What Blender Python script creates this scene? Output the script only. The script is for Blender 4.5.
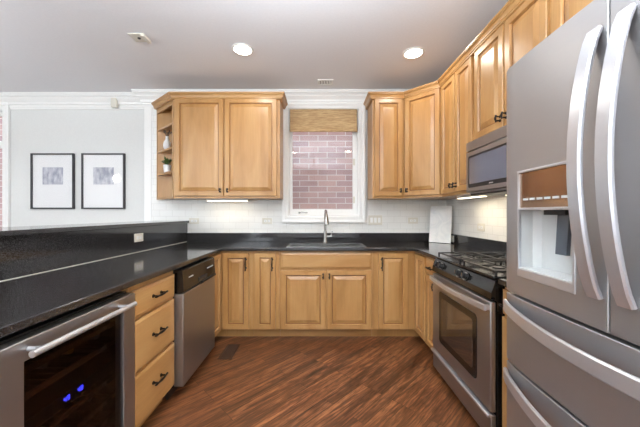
import bpy, bmesh, math, random
from mathutils import Vector, Matrix
PI = math.pi
random.seed(7)
S = bpy.context.scene
for o in list(bpy.data.objects): bpy.data.objects.remove(o)
COL = S.collection

# ------------------------------------------------------------------ camera
cd = bpy.data.cameras.new('camera'); cam = bpy.data.objects.new('camera', cd); COL.objects.link(cam)
cam.location = (0, 0, 1.25); cam.rotation_euler = (PI/2, 0, 0)
cd.sensor_width = 36; cd.sensor_fit = 'HORIZONTAL'; cd.lens = 284/640*36
cd.shift_x = 2/640; cd.shift_y = 0; cd.clip_start = 0.02
S.camera = cam
# ------------------------------------------------------------------ world, exposure
S.view_settings.view_transform = 'Standard'; S.view_settings.look = 'None'
S.view_settings.gamma = 1; S.view_settings.use_curve_mapping = False
S.view_settings.exposure = 0.22
W = bpy.data.worlds.new('world'); S.world = W; W.use_nodes = True
bg = W.node_tree.nodes['Background']; bg.inputs[0].default_value = (0.86, 0.93, 1.0, 1); bg.inputs[1].default_value = 2.4

def area(name, loc, rot, sx, sy, power, color, shape='RECTANGLE', spread=None):
    l = bpy.data.lights.new(name, 'AREA'); l.shape = shape; l.size = sx
    if shape in ('RECTANGLE', 'ELLIPSE'): l.size_y = sy
    l.energy = power; l.color = color
    if spread: l.spread = spread
    o = bpy.data.objects.new(name, l); COL.objects.link(o); o.location = loc; o.rotation_euler = rot
    return o
# daylight imitated by area lights added outside made-up windows behind the camera
area('added_daylight', (-3.1, -3.14, 1.45), (PI/2, 0, 0), 2.9, 1.85, 27, (0.86, 0.93, 1.0))
area('added_daylight', (1.70, -1.6, 1.35), (PI/2, 0, PI/2), 2.0, 1.9, 50, (0.86, 0.93, 1.0))
area('added_daylight', (-5.14, -1.5, 1.45), (PI/2, 0, -PI/2), 1.9, 1.85, 22, (0.90, 0.95, 1.0))
# uplights added to brighten the ceiling, dressed as pendant bowls below
UPL = [(-.1, .55, 2.2), (-.1, -1.3, 2.16), (-3.4, .9, 2.16), (-3.0, -1.6, 2.16)]
for p, pw in zip(UPL, (125, 75, 50, 55)): area('added_uplight', (p[0], p[1], p[2]+.02), (PI, 0, 0), .34, .34, pw, (0.86, 0.93, 1.0), 'DISK')

# ------------------------------------------------------------------ materials
def srgb(r, g, b):
    f = lambda c: (c/255/12.92) if c/255 <= 0.04045 else ((c/255+0.055)/1.055)**2.4
    return (f(r), f(g), f(b), 1)
def newmat(name):
    m = bpy.data.materials.new(name); m.use_nodes = True
    return m, m.node_tree.nodes, m.node_tree.links, m.node_tree.nodes['Principled BSDF']
def simple(name, col, rough=0.5, metal=0, spec=0.5, coat=0, bump=0, bscale=60):
    m, N, L, p = newmat(name)
    p.inputs['Roughness'].default_value = rough; p.inputs['Metallic'].default_value = metal
    p.inputs['Specular IOR Level'].default_value = spec; p.inputs['Coat Weight'].default_value = coat
    tc = N.new('ShaderNodeTexCoord'); nz = N.new('ShaderNodeTexNoise'); nz.inputs['Scale'].default_value = bscale
    L.new(tc.outputs['Object'], nz.inputs['Vector'])
    mx = N.new('ShaderNodeMix'); mx.data_type = 'RGBA'
    mx.inputs[6].default_value = col; mx.inputs[7].default_value = tuple(c*0.93 for c in col[:3])+(1,)
    L.new(nz.outputs['Fac'], mx.inputs[0]); L.new(mx.outputs[2], p.inputs['Base Color'])
    if bump:
        b = N.new('ShaderNodeBump'); b.inputs['Strength'].default_value = bump; b.inputs['Distance'].default_value = 0.002
        L.new(nz.outputs['Fac'], b.inputs['Height']); L.new(b.outputs[0], p.inputs['Normal'])
    return m
def emit(name, col, s):
    m, N, L, p = newmat(name)
    p.inputs['Base Color'].default_value = col
    p.inputs['Emission Color'].default_value = col; p.inputs['Emission Strength'].default_value = s
    return m
def wood(name, c1, c2, c3, axis='z', rough=0.34):
    m, N, L, p = newmat(name)
    tc = N.new('ShaderNodeTexCoord'); oi = N.new('ShaderNodeObjectInfo')
    add = N.new('ShaderNodeVectorMath'); add.operation = 'ADD'
    mul = N.new('ShaderNodeVectorMath'); mul.operation = 'SCALE'; mul.inputs[3].default_value = 37.0
    cmb = N.new('ShaderNodeCombineXYZ')
    for i in range(3): L.new(oi.outputs['Random'], cmb.inputs[i])
    L.new(cmb.outputs[0], mul.inputs[0]); L.new(tc.outputs['Object'], add.inputs[0]); L.new(mul.outputs[0], add.inputs[1])
    mp = N.new('ShaderNodeMapping'); L.new(add.outputs[0], mp.inputs[0])
    mp.inputs['Scale'].default_value = {'z': (6, 6, 1.3), 'x': (1.3, 6, 6), 'y': (6, 1.3, 6)}[axis]
    n1 = N.new('ShaderNodeTexNoise'); n1.inputs['Scale'].default_value = 1.0; n1.inputs['Detail'].default_value = 5; n1.inputs['Distortion'].default_value = 0.6
    L.new(mp.outputs[0], n1.inputs['Vector'])
    r = N.new('ShaderNodeValToRGB'); L.new(n1.outputs['Fac'], r.inputs[0])
    r.color_ramp.elements[0].position = 0.3; r.color_ramp.elements[0].color = c3
    r.color_ramp.elements[1].position = 0.72; r.color_ramp.elements[1].color = c1
    e = r.color_ramp.elements.new(0.5); e.color = c2
    # fine pores
    mp2 = N.new('ShaderNodeMapping'); L.new(add.outputs[0], mp2.inputs[0])
    mp2.inputs['Scale'].default_value = {'z': (140, 140, 5), 'x': (5, 140, 140), 'y': (140, 5, 140)}[axis]
    n2 = N.new('ShaderNodeTexNoise'); n2.inputs['Scale'].default_value = 1; L.new(mp2.outputs[0], n2.inputs['Vector'])
    mx = N.new('ShaderNodeMix'); mx.data_type = 'RGBA'; mx.blend_type = 'MULTIPLY'; mx.inputs[0].default_value = 0.25
    L.new(r.outputs[0], mx.inputs[6]); L.new(n2.outputs['Fac'], mx.inputs[7])
    gm = N.new('ShaderNodeGamma'); gm.inputs[1].default_value = 0.9; L.new(mx.outputs[2], gm.inputs[0])
    L.new(gm.outputs[0], p.inputs['Base Color'])
    p.inputs['Roughness'].default_value = rough; p.inputs['Coat Weight'].default_value = 0.15; p.inputs['Coat Roughness'].default_value = 0.2
    return m
M = {}
MC = (srgb(190, 145, 89), srgb(179, 130, 74), srgb(161, 112, 59))
M['maple'] = wood('maple', *MC, 'z'); M['maple_x'] = wood('maple horizontal', *MC, 'x')
M['glaze'] = simple('brown glaze', srgb(128, 82, 46), 0.4)
M['white'] = simple('white paint trim', srgb(244, 244, 241), 0.35)
M['wall'] = simple('wall paint', srgb(224, 225, 222), 0.7, bump=0.05)
M['ceiling'] = simple('ceiling paint', srgb(240, 241, 244), 0.85, bump=0.05)
M['bronze'] = simple('dark bronze', srgb(34, 26, 22), 0.38, 0.6)
M['black'] = simple('black enamel', srgb(14, 14, 15), 0.15)
M['blackmatte'] = simple('black plastic', srgb(18, 18, 19), 0.45)
M['iron'] = simple('cast iron', srgb(22, 22, 24), 0.4)
M['plate'] = simple('ivory plastic', srgb(222, 217, 203), 0.35)
M['slot'] = simple('dark slot', srgb(60, 58, 55), 0.5)
M['chrome'] = simple('brushed nickel', srgb(176, 173, 168), 0.22, 1)
M['ceramic'] = simple('white ceramic', srgb(240, 240, 238), 0.2)
M['leaf'] = simple('plant leaf', srgb(74, 98, 46), 0.5)
M['twig'] = simple('dried twig', srgb(72, 64, 58), 0.6)
M['greyplastic'] = simple('grey plastic', srgb(200, 202, 200), 0.4)
M['vent'] = simple('brown vent metal', srgb(70, 52, 42), 0.45, 0.3)
M['lens'] = emit('lamp lens', (1, 0.93, 0.82, 1), 14)
M['barlens'] = emit('under cabinet lens', (1, 0.86, 0.62, 1), 5)
M['blue'] = emit('blue led', (0.06, 0.07, 1, 1), 5)
M['globe'] = emit('frosted globe', (1, 0.93, 0.82, 1), 12)
M['kick'] = simple('dark toe kick', srgb(46, 34, 28), 0.5)
M['bottle'] = simple('dark green bottle', srgb(28, 34, 20), 0.15, spec=0.7)
M['foil'] = simple('gold foil cap', srgb(150, 120, 60), 0.35, 0.7)
M['foil2'] = simple('grey foil cap', srgb(120, 124, 130), 0.35, 0.7)
M['bone'] = simple('black picture frame', srgb(48, 46, 50), 0.4)
M['mat'] = simple('picture mat board', srgb(240, 240, 240), 0.8)

def steel(name, col, rough=0.28, axis='x', metal=1.0):
    m, N, L, p = newmat(name)
    tc = N.new('ShaderNodeTexCoord'); mp = N.new('ShaderNodeMapping'); L.new(tc.outputs['Object'], mp.inputs[0])
    mp.inputs['Scale'].default_value = {'x': (2, 400, 400), 'z': (400, 400, 2)}[axis]
    n = N.new('ShaderNodeTexNoise'); n.inputs['Scale'].default_value = 1; L.new(mp.outputs[0], n.inputs[0])
    mr = N.new('ShaderNodeMapRange'); mr.inputs[3].default_value = rough-0.05; mr.inputs[4].default_value = rough+0.08
    L.new(n.outputs['Fac'], mr.inputs[0]); L.new(mr.outputs[0], p.inputs['Roughness'])
    p.inputs['Base Color'].default_value = col; p.inputs['Metallic'].default_value = metal
    b = N.new('ShaderNodeBump'); b.inputs['Strength'].default_value = 0.03; b.inputs['Distance'].default_value = 0.001
    L.new(n.outputs['Fac'], b.inputs['Height']); L.new(b.outputs[0], p.inputs['Normal'])
    return m
M['steel'] = steel('stainless steel', srgb(160, 157, 155), 0.36, metal=.93)
M['steelf'] = steel('fridge steel', srgb(172, 171, 172), 0.38, metal=.85)
M['steelh'] = simple('handle steel', srgb(205, 206, 210), 0.32, .75)
M['sink'] = steel('sink steel', srgb(190, 190, 188), 0.25)

def granite():
    m, N, L, p = newmat('polished black granite')
    tc = N.new('ShaderNodeTexCoord'); v = N.new('ShaderNodeTexNoise'); v.inputs['Scale'].default_value = 260; v.inputs['Detail'].default_value = 2
    L.new(tc.outputs['Object'], v.inputs['Vector'])
    r = N.new('ShaderNodeValToRGB'); L.new(v.outputs['Fac'], r.inputs[0])
    r.color_ramp.elements[0].position = 0.45; r.color_ramp.elements[0].color = srgb(22, 21, 22)
    r.color_ramp.elements[1].position = 0.75; r.color_ramp.elements[1].color = srgb(72, 69, 68)
    L.new(r.outputs[0], p.inputs['Base Color'])
    p.inputs['Roughness'].default_value = 0.09; p.inputs['IOR'].default_value = 1.6
    return m
M['granite'] = granite()

def axes_vec(N, L, a, b):
    tc = N.new('ShaderNodeTexCoord'); s = N.new('ShaderNodeSeparateXYZ'); c = N.new('ShaderNodeCombineXYZ')
    L.new(tc.outputs['Object'], s.inputs[0]); L.new(s.outputs[a], c.inputs[0]); L.new(s.outputs[b], c.inputs[1])
    return c
def tile(name, a):
    m, N, L, p = newmat(name)
    c = axes_vec(N, L, a, 2)
    br = N.new('ShaderNodeTexBrick'); L.new(c.outputs[0], br.inputs['Vector'])
    br.inputs['Scale'].default_value = 1; br.inputs['Brick Width'].default_value = 0.152; br.inputs['Row Height'].default_value = 0.076
    br.inputs['Mortar Size'].default_value = 0.0022; br.inputs['Mortar Smooth'].default_value = 0.3
    br.inputs['Color1'].default_value = srgb(238, 237, 232); br.inputs['Color2'].default_value = srgb(234, 233, 229)
    br.inputs['Mortar'].default_value = srgb(220, 218, 213)
    L.new(br.outputs['Color'], p.inputs['Base Color']); p.inputs['Roughness'].default_value = 0.22
    b = N.new('ShaderNodeBump'); b.invert = True; b.inputs['Strength'].default_value = 0.4; b.inputs['Distance'].default_value = 0.002
    L.new(br.outputs['Fac'], b.inputs['Height']); L.new(b.outputs[0], p.inputs['Normal'])
    return m
M['tile_x'] = tile('white subway tile', 0); M['tile_y'] = tile('white subway tile side', 1)
def bricks():
    m, N, L, p = newmat('pink brick')
    c = axes_vec(N, L, 0, 2)
    br = N.new('ShaderNodeTexBrick'); L.new(c.outputs[0], br.inputs['Vector'])
    br.inputs['Scale'].default_value = 1; br.inputs['Brick Width'].default_value = 0.285; br.inputs['Row Height'].default_value = 0.088
    br.inputs['Mortar Size'].default_value = 0.006; br.inputs['Mortar Smooth'].default_value = 0.2; br.inputs['Bias'].default_value = 0
    br.inputs['Color1'].default_value = srgb(186, 152, 144); br.inputs['Color2'].default_value = srgb(160, 130, 130)
    br.inputs['Mortar'].default_value = srgb(206, 198, 194)
    n = N.new('ShaderNodeTexNoise'); n.inputs['Scale'].default_value = 3; L.new(c.outputs[0], n.inputs['Vector'])
    mx = N.new('ShaderNodeMix'); mx.data_type = 'RGBA'; mx.blend_type = 'OVERLAY'; mx.inputs[0].default_value = 0.25
    L.new(br.outputs['Color'], mx.inputs[6]); L.new(n.outputs['Fac'], mx.inputs[7]); L.new(mx.outputs[2], p.inputs['Base Color'])
    p.inputs['Roughness'].default_value = 0.9
    return m
M['brick'] = bricks()
def floorwood():
    m, N, L, p = newmat('oak floor boards')
    tc = N.new('ShaderNodeTexCoord'); mp = N.new('ShaderNodeMapping'); L.new(tc.outputs['Object'], mp.inputs[0])
    mp.inputs['Rotation'].default_value = (0, 0, -PI/4)
    br = N.new('ShaderNodeTexBrick'); L.new(mp.outputs[0], br.inputs['Vector'])
    br.inputs['Scale'].default_value = 1; br.inputs['Brick Width'].default_value = 0.85; br.inputs['Row Height'].default_value = 0.083
    br.offset = 0.37; br.offset_frequency = 3
    br.inputs['Mortar Size'].default_value = 0.0012; br.inputs['Color1'].default_value = (0.0, 0, 0, 1); br.inputs['Color2'].default_value = (1, 1, 1, 1)
    br.inputs['Mortar'].default_value = (0.3, 0.3, 0.3, 1); br.inputs['Bias'].default_value = 0
    # per-board offset of the grain
    sc = N.new('ShaderNodeVectorMath'); sc.operation = 'SCALE'; sc.inputs[3].default_value = 9; L.new(br.outputs['Color'], sc.inputs[0])
    ad = N.new('ShaderNodeVectorMath'); ad.operation = 'ADD'; L.new(mp.outputs[0], ad.inputs[0]); L.new(sc.outputs[0], ad.inputs[1])
    m2 = N.new('ShaderNodeMapping'); m2.inputs['Scale'].default_value = (1.6, 24, 1); L.new(ad.outputs[0], m2.inputs[0])
    n = N.new('ShaderNodeTexNoise'); n.inputs['Scale'].default_value = 1; n.inputs['Detail'].default_value = 6; n.inputs['Distortion'].default_value = 1.3
    n.inputs['Roughness'].default_value = 0.65
    L.new(m2.outputs[0], n.inputs['Vector'])
    r = N.new('ShaderNodeValToRGB'); L.new(n.outputs['Fac'], r.inputs[0])
    r.color_ramp.elements[0].position = 0.3; r.color_ramp.elements[0].color = srgb(56, 34, 20)
    r.color_ramp.elements[1].position = 0.72; r.color_ramp.elements[1].color = srgb(158, 106, 68)
    e = r.color_ramp.elements.new(0.48); e.color = srgb(102, 60, 35)
    mr = N.new('ShaderNodeMapRange'); mr.inputs[3].default_value = 0.72; mr.inputs[4].default_value = 1.12; L.new(br.outputs['Color'], mr.inputs[0])
    mx = N.new('ShaderNodeVectorMath'); mx.operation = 'SCALE'; L.new(r.outputs[0], mx.inputs[0]); L.new(mr.outputs[0], mx.inputs[3])
    mm = N.new('ShaderNodeMix'); mm.data_type = 'RGBA'; mm.inputs[7].default_value = srgb(50, 26, 16)
    L.new(br.outputs['Fac'], mm.inputs[0]); L.new(mx.outputs[0], mm.inputs[6])
    L.new(mm.outputs[2], p.inputs['Base Color']); p.inputs['Roughness'].default_value = 0.34
    m3 = N.new('ShaderNodeMapping'); m3.inputs['Scale'].default_value = (14, 120, 1); L.new(ad.outputs[0], m3.inputs[0])
    n3 = N.new('ShaderNodeTexNoise'); n3.inputs['Scale'].default_value = 1; n3.inputs['Detail'].default_value = 3; L.new(m3.outputs[0], n3.inputs[0])
    r3 = N.new('ShaderNodeMapRange'); r3.inputs[1].default_value = .35; r3.inputs[2].default_value = .6; r3.inputs[3].default_value = .55; r3.inputs[4].default_value = 1.08
    L.new(n3.outputs['Fac'], r3.inputs[0])
    s3 = N.new('ShaderNodeVectorMath'); s3.operation = 'SCALE'; L.new(mm.outputs[2], s3.inputs[0]); L.new(r3.outputs[0], s3.inputs[3]); L.new(s3.outputs[0], p.inputs['Base Color'])
    b = N.new('ShaderNodeBump'); b.inputs['Strength'].default_value = 0.2; b.inputs['Distance'].default_value = 0.001
    L.new(n3.outputs['Fac'], b.inputs['Height']); L.new(b.outputs[0], p.inputs['Normal'])
    return m
M['floor'] = floorwood()
def glass(name, tint=(1, 1, 1, 1), ior=1.45, rough=0.0):
    m = bpy.data.materials.new(name); m.use_nodes = True; N = m.node_tree.nodes; L = m.node_tree.links; N.clear()
    o = N.new('ShaderNodeOutputMaterial'); t = N.new('ShaderNodeBsdfTransparent'); t.inputs[0].default_value = tint
    g = N.new('ShaderNodeBsdfGlossy'); g.inputs['Roughness'].default_value = rough
    # Schlick reflectance, the same for both faces of the pane
    ge = N.new('ShaderNodeNewGeometry'); dt = N.new('ShaderNodeVectorMath'); dt.operation = 'DOT_PRODUCT'
    L.new(ge.outputs['Normal'], dt.inputs[0]); L.new(ge.outputs['Incoming'], dt.inputs[1])
    def mth(op, a, b=None):
        q = N.new('ShaderNodeMath'); q.operation = op
        for i, v in enumerate((a, b)):
            if v is None: continue
            if isinstance(v, (int, float)): q.inputs[i].default_value = v
            else: L.new(v, q.inputs[i])
        return q.outputs[0]
    r0 = ((ior-1)/(ior+1))**2
    fr_ = mth('ADD', mth('MULTIPLY', mth('POWER', mth('SUBTRACT', 1.0, mth('ABSOLUTE', dt.outputs['Value'])), 5.0), 1-r0), r0)
    x = N.new('ShaderNodeMixShader')
    L.new(fr_, x.inputs[0]); L.new(t.outputs[0], x.inputs[1]); L.new(g.outputs[0], x.inputs[2]); L.new(x.outputs[0], o.inputs[0])
    return m
M['glass'] = glass('window glass'); M['darkglass'] = glass('smoked glass', (0.55, 0.53, 0.52, 1), 1.35)
M['ovenglass'] = simple('oven window glass', srgb(46, 40, 36), 0.06, spec=1.0)
M['ovenglass'].node_tree.nodes['Principled BSDF'].inputs['IOR'].default_value = 2.0
M['mirrorglass'] = simple('bluish mirrored glass', srgb(140, 148, 162), 0.15, 0.75)
M['display'] = simple('glossy display glass', srgb(150, 120, 98), 0.1, 0.85)  # base colour carries the brown of the reflected wood cabinets
def shade_mat():
    m, N, L, p = newmat('woven bamboo shade')
    tc = N.new('ShaderNodeTexCoord'); mp = N.new('ShaderNodeMapping'); mp.inputs['Scale'].default_value = (14, 14, 190); L.new(tc.outputs['Object'], mp.inputs[0])
    n = N.new('ShaderNodeTexNoise'); n.inputs['Scale'].default_value = 1; n.inputs['Detail'].default_value = 3; L.new(mp.outputs[0], n.inputs[0])
    r = N.new('ShaderNodeValToRGB'); L.new(n.outputs['Fac'], r.inputs[0])
    r.color_ramp.elements[0].position = .35; r.color_ramp.elements[0].color = srgb(160, 126, 84)
    r.color_ramp.elements[1].position = .65; r.color_ramp.elements[1].color = srgb(206, 178, 134)
    L.new(r.outputs[0], p.inputs['Base Color']); p.inputs['Roughness'].default_value = .8
    return m
M['shade'] = shade_mat()
def photo_mat(seed):
    m, N, L, p = newmat('printed photograph')
    tc = N.new('ShaderNodeTexCoord'); n = N.new('ShaderNodeTexNoise'); n.inputs['Scale'].default_value = 14; n.inputs['Detail'].default_value = 4
    mp = N.new('ShaderNodeMapping'); mp.inputs['Location'].default_value = (seed, seed, 0); mp.inputs['Scale'].default_value = (1.6, 1, 0.7)
    L.new(tc.outputs['Object'], mp.inputs[0]); L.new(mp.outputs[0], n.inputs[0])
    r = N.new('ShaderNodeValToRGB'); L.new(n.outputs['Fac'], r.inputs[0])
    r.color_ramp.elements[0].position = .38; r.color_ramp.elements[0].color = srgb(140, 144, 162)
    r.color_ramp.elements[1].position = .66; r.color_ramp.elements[1].color = srgb(205, 206, 212)
    L.new(r.outputs[0], p.inputs['Base Color'])
    return m
def marble():
    m, N, L, p = newmat('white marble')
    tc = N.new('ShaderNodeTexCoord'); n = N.new('ShaderNodeTexNoise'); n.inputs['Scale'].default_value = 6; n.inputs['Detail'].default_value = 6; n.inputs['Distortion'].default_value = 2
    L.new(tc.outputs['Object'], n.inputs[0]); r = N.new('ShaderNodeValToRGB'); L.new(n.outputs['Fac'], r.inputs[0])
    r.color_ramp.elements[0].position = .3; r.color_ramp.elements[0].color = srgb(222, 223, 222)
    r.color_ramp.elements[1].position = .55; r.color_ramp.elements[1].color = srgb(238, 237, 233)
    L.new(r.outputs[0], p.inputs['Base Color']); p.inputs['Roughness'].default_value = .12
    return m
M['marble'] = marble()

# ------------------------------------------------------------------ mesh helpers
class MB:
    def __init__(s): s.bm = bmesh.new()
    def box(s, x0, y0, z0, x1, y1, z1):
        v = [s.bm.verts.new((x, y, z)) for z in (z0, z1) for y in (y0, y1) for x in (x0, x1)]
        for f in ((0, 2, 3, 1), (4, 5, 7, 6), (0, 1, 5, 4), (2, 6, 7, 3), (0, 4, 6, 2), (1, 3, 7, 5)):
            s.bm.faces.new([v[i] for i in f])
        return s
    def loops(s, rings, cap=True, closed=True):
        R = [[s.bm.verts.new(p) for p in r] for r in rings]
        n = len(R[0])
        for a, b in zip(R, R[1:]):
            for i in range(n if closed else n-1):
                j = (i+1) % n; s.bm.faces.new((a[i], a[j], b[j], b[i]))
        if cap: s.bm.faces.new(list(reversed(R[0]))); s.bm.faces.new(R[-1])
        return s
    def cyl(s, p0, p1, r, r2=None, seg=16):
        p0 = Vector(p0); p1 = Vector(p1); r2 = r if r2 is None else r2
        d = (p1-p0).normalized(); a = d.orthogonal().normalized(); b = d.cross(a)
        ring = lambda p, q: [p+(a*math.cos(t)+b*math.sin(t))*q for t in [2*PI*i/seg for i in range(seg)]]
        return s.loops([ring(p0, r), ring(p1, r2)])
    def lathe(s, c, prof, seg=24):
        c = Vector(c)
        return s.loops([[c+Vector((r*math.cos(2*PI*i/seg), r*math.sin(2*PI*i/seg), z)) for i in range(seg)] for r, z in prof])
    def tube(s, pts, r, seg=10, side=None, a=None, b=None):
        """sweep along pts; round (r) or, with side, an oval/rect section of half width a along side and half thickness b"""
        P = [Vector(p) for p in pts]; rings = []
        ref = Vector(side) if side else None; prev = None
        for i, p in enumerate(P):
            t = (P[min(i+1, len(P)-1)]-P[max(i-1, 0)]).normalized()
            if ref: u = (ref-t*ref.dot(t)).normalized()
            else:
                u = t.orthogonal().normalized() if prev is None else (prev-t*prev.dot(t)).normalized(); prev = u
            w = t.cross(u)
            if side:
                A, B = a, b
                rings.append([p+u*x+w*y for x, y in ((-A, -B*.4), (-A*.8, -B), (A*.8, -B), (A, -B*.4), (A, B*.4), (A*.8, B), (-A*.8, B), (-A, B*.4))])
            else:
                rr = r[i] if isinstance(r, (list, tuple)) else r
                rings.append([p+(u*math.cos(q)+w*math.sin(q))*rr for q in [2*PI*k/seg for k in range(seg)]])
        return s.loops(rings)
    def prism(s, pts, z0, z1):
        return s.loops([[(x, y, z0) for x, y in pts], [(x, y, z1) for x, y in pts]])
    def panel(s, x0, x1, z0, z1, fw=0.055, t=0.021):
        """raised panel door / drawer front in the XZ plane, front towards -y, back at y=0"""
        def ring(i, y): return [(x0+i, y, z0+i), (x1-i, y, z0+i), (x1-i, y, z1-i), (x0+i, y, z1-i)]
        k = min(1, (min(x1-x0, z1-z0)/2-fw)/0.055)
        pr = [(0, 0), (0, -t+.004), (.004, -t), (fw-.008, -t), (fw-.005, -t+.005), (fw-.002, -t+.013), (fw+.004*k, -t+.013), (fw+.036*k, -t+.001), (fw+.040*k, -t)]
        s.loops([ring(i, y) for i, y in pr])
        s.bm.faces.ensure_lookup_table(); L = len(s.bm.faces)-2-4*(len(pr)-1)      # brown glaze rubbed into the groove of the moulding
        for f in s.bm.faces[L+4*5:L+4*6]: f.material_index = 1
        return s
    def slabfront(s, x0, x1, z0, z1, t=0.021):
        def ring(i, y): return [(x0+i, y, z0+i), (x1-i, y, z0+i), (x1-i, y, z1-i), (x0+i, y, z1-i)]
        s.loops([ring(i, y) for i, y in ((0, 0), (0, -t+.006), (.012, -t+.002), (.016, -t))]); return s
    def slab(s, us, vs, inside, w0, w1, mp=lambda u, v, w: (u, v, w)):
        V = {}
        def vt(i, j, k):
            if (i, j, k) not in V: V[(i, j, k)] = s.bm.verts.new(mp(us[i], vs[j], (w0, w1)[k]))
            return V[(i, j, k)]
        ins = lambda i, j: 0 <= i < len(us)-1 and 0 <= j < len(vs)-1 and inside((us[i]+us[i+1])/2, (vs[j]+vs[j+1])/2)
        for i in range(len(us)-1):
            for j in range(len(vs)-1):
                if not ins(i, j): continue
                s.bm.faces.new((vt(i, j, 1), vt(i+1, j, 1), vt(i+1, j+1, 1), vt(i, j+1, 1)))
                s.bm.faces.new((vt(i, j, 0), vt(i, j+1, 0), vt(i+1, j+1, 0), vt(i+1, j, 0)))
                for di, dj, a, b in ((-1, 0, (i, j), (i, j+1)), (1, 0, (i+1, j), (i+1, j+1)), (0, -1, (i, j), (i+1, j)), (0, 1, (i, j+1), (i+1, j+1))):
                    if not ins(i+di, j+dj): s.bm.faces.new((vt(*a, 0), vt(*b, 0), vt(*b, 1), vt(*a, 1)))
        return s
    def sweep(s, path, prof, side=1):
        """profile (out, z) along an XY path; out = to the right of travel * side"""
        P = [Vector((x, y)) for x, y in path]; rings = []
        for i, p in enumerate(P):
            ns = []
            for a, b in ((i-1, i), (i, i+1)):
                if a >= 0 and b < len(P):
                    d = (P[b]-P[a]).normalized(); ns.append(Vector((d.y, -d.x))*side)
            n = sum(ns, Vector((0, 0))).normalized(); k = 1/max(.3, n.dot(ns[0]))
            rings.append([(p.x+n.x*o*k, p.y+n.y*o*k, z) for o, z in prof])
        return s.loops(rings)
    def build(s, name, mat, parent=None, bevel=0, smooth=False, kind=None, mat2=None):
        bmesh.ops.recalc_face_normals(s.bm, faces=s.bm.faces)
        me = bpy.data.meshes.new(name); s.bm.to_mesh(me); s.bm.free()
        me.materials.append(M[mat] if isinstance(mat, str) else mat)
        if mat2: me.materials.append(M[mat2])
        o = bpy.data.objects.new(name, me); COL.objects.link(o)
        if parent: o.parent = parent
        if bevel:
            b = o.modifiers.new('bevel', 'BEVEL'); b.width = bevel; b.segments = 2; b.limit_method = 'ANGLE'; b.angle_limit = .6
        if smooth or bevel:
            for p in me.polygons: p.use_smooth = True
            if hasattr(me, 'set_sharp_from_angle'): me.set_sharp_from_angle(angle=.6)
        if kind: o['kind'] = kind
        return o
def thing(name, label, cat, loc=(0, 0, 0), rz=0, group=None):
    o = bpy.data.objects.new(name, None); COL.objects.link(o); o.location = loc; o.rotation_euler = (0, 0, rz)
    o['label'] = label; o['category'] = cat
    if group: o['group'] = group
    return o
def tag(o, label, cat, group=None):
    o['label'] = label; o['category'] = cat
    if group: o['group'] = group
    return o
def box(name, mat, parent, *a, bevel=0, kind=None): return MB().box(*a).build(name, mat, parent, bevel, kind=kind)
ST = 'structure'
RB, RL, RR = 0, PI/2, -PI/2      # facing: back run, left run, right run

# ------------------------------------------------------------------ room shell
CZ = 2.70
box('floor', 'floor', None, -5.1, -3.1, -0.05, 1.65, 3.6, 0, kind=ST)
box('ceiling', 'ceiling', None, -5.1, -3.1, CZ, 1.65, 3.6, CZ+.05, kind=ST)
xz = lambda u, v, w: (u, w, v)
WX0, WX1, WZ0, WZ1 = -.36, .49, 1.215, 2.50       # kitchen window opening
MB().slab([-2.08, WX0, WX1, 1.65], [0, WZ0, WZ1, CZ], lambda u, v: not (WX0 < u < WX1 and WZ0 < v < WZ1), 3.42, 3.56, xz).build('wall_back', 'wall', kind=ST)
LX0, LX1, LZ0, LZ1 = -4.75, -3.86, .9, 2.52
MB().slab([-5.1, LX0, LX1, -2.08], [0, LZ0, LZ1, CZ], lambda u, v: not (LX0 < u < LX1 and LZ0 < v < LZ1), 3.49, 3.60, xz).build('wall_dining', 'wall', kind=ST)
yz = lambda u, v, w: (w, u, v)
MB().slab([-3.1, -2.6, -.6, 3.42], [0, .4, 2.3, CZ], lambda u, v: not (-2.6 < u < -.6 and .4 < v < 2.3), 1.55, 1.65, yz).build('wall_right', 'wall', kind=ST)
MB().slab([-3.1, -2.5, -.5, 3.49], [0, .5, 2.4, CZ], lambda u, v: not (-2.5 < u < -.5 and .5 < v < 2.4), -5.1, -5.0, yz).build('wall_left', 'wall', kind=ST)
MB().slab([-5.0, -4.6, -1.6, 1.55], [0, .5, 2.4, CZ], lambda u, v: not (-4.6 < u < -1.6 and .5 < v < 2.4), -3.1, -3.0, xz).build('wall_rear', 'wall', kind=ST)
for k, (a, b) in enumerate(((-4.6, -1.6),)):
    m = MB()
    for x in (a, (a+b)/2, b): m.box(x-.03, -3.08, .5, x+.03, -3.02, 2.4)
    for z in (.5, 1.45, 2.4): m.box(a, -3.08, z-.03, b, -3.02, z+.03)
    m.build('window_%d' % (k+3), 'white', kind=ST)  # unseen rear window, made up to admit the fill light
m = MB()
for y in (-2.57, -1.6, -.63): m.box(1.57, y-.03, .4, 1.62, y+.03, 2.3)
for z in (.43, 1.35, 2.27): m.box(1.57, -2.6, z-.03, 1.62, -.6, z+.03)
m.build('window_5', 'white', kind=ST)  # unseen right window, invented to light the left run and dining side
m = MB()
for y in (-2.5, -1.5, -.5): m.box(-5.08, y-.03, .5, -5.02, y+.03, 2.4)
for z in (.5, 1.45, 2.4): m.box(-5.08, -2.5, z-.03, -5.02, -.5, z+.03)
m.build('window_4', 'white', kind=ST)  # left window, also out of view and made up for its light
# tile behind the counters
MB().slab([-2.0, -.43, .60, 1.548], [1.0, 1.166, 2.69], lambda u, v: not (-.43 < u < .60 and v > 1.166), 3.412, 3.4195, xz).build('wall_tile_back', 'tile_x', kind=ST)
box('wall_tile_right', 'tile_y', None, 1.541, 1.15, .9, 1.5495, 3.411, 1.42, kind=ST)
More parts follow.
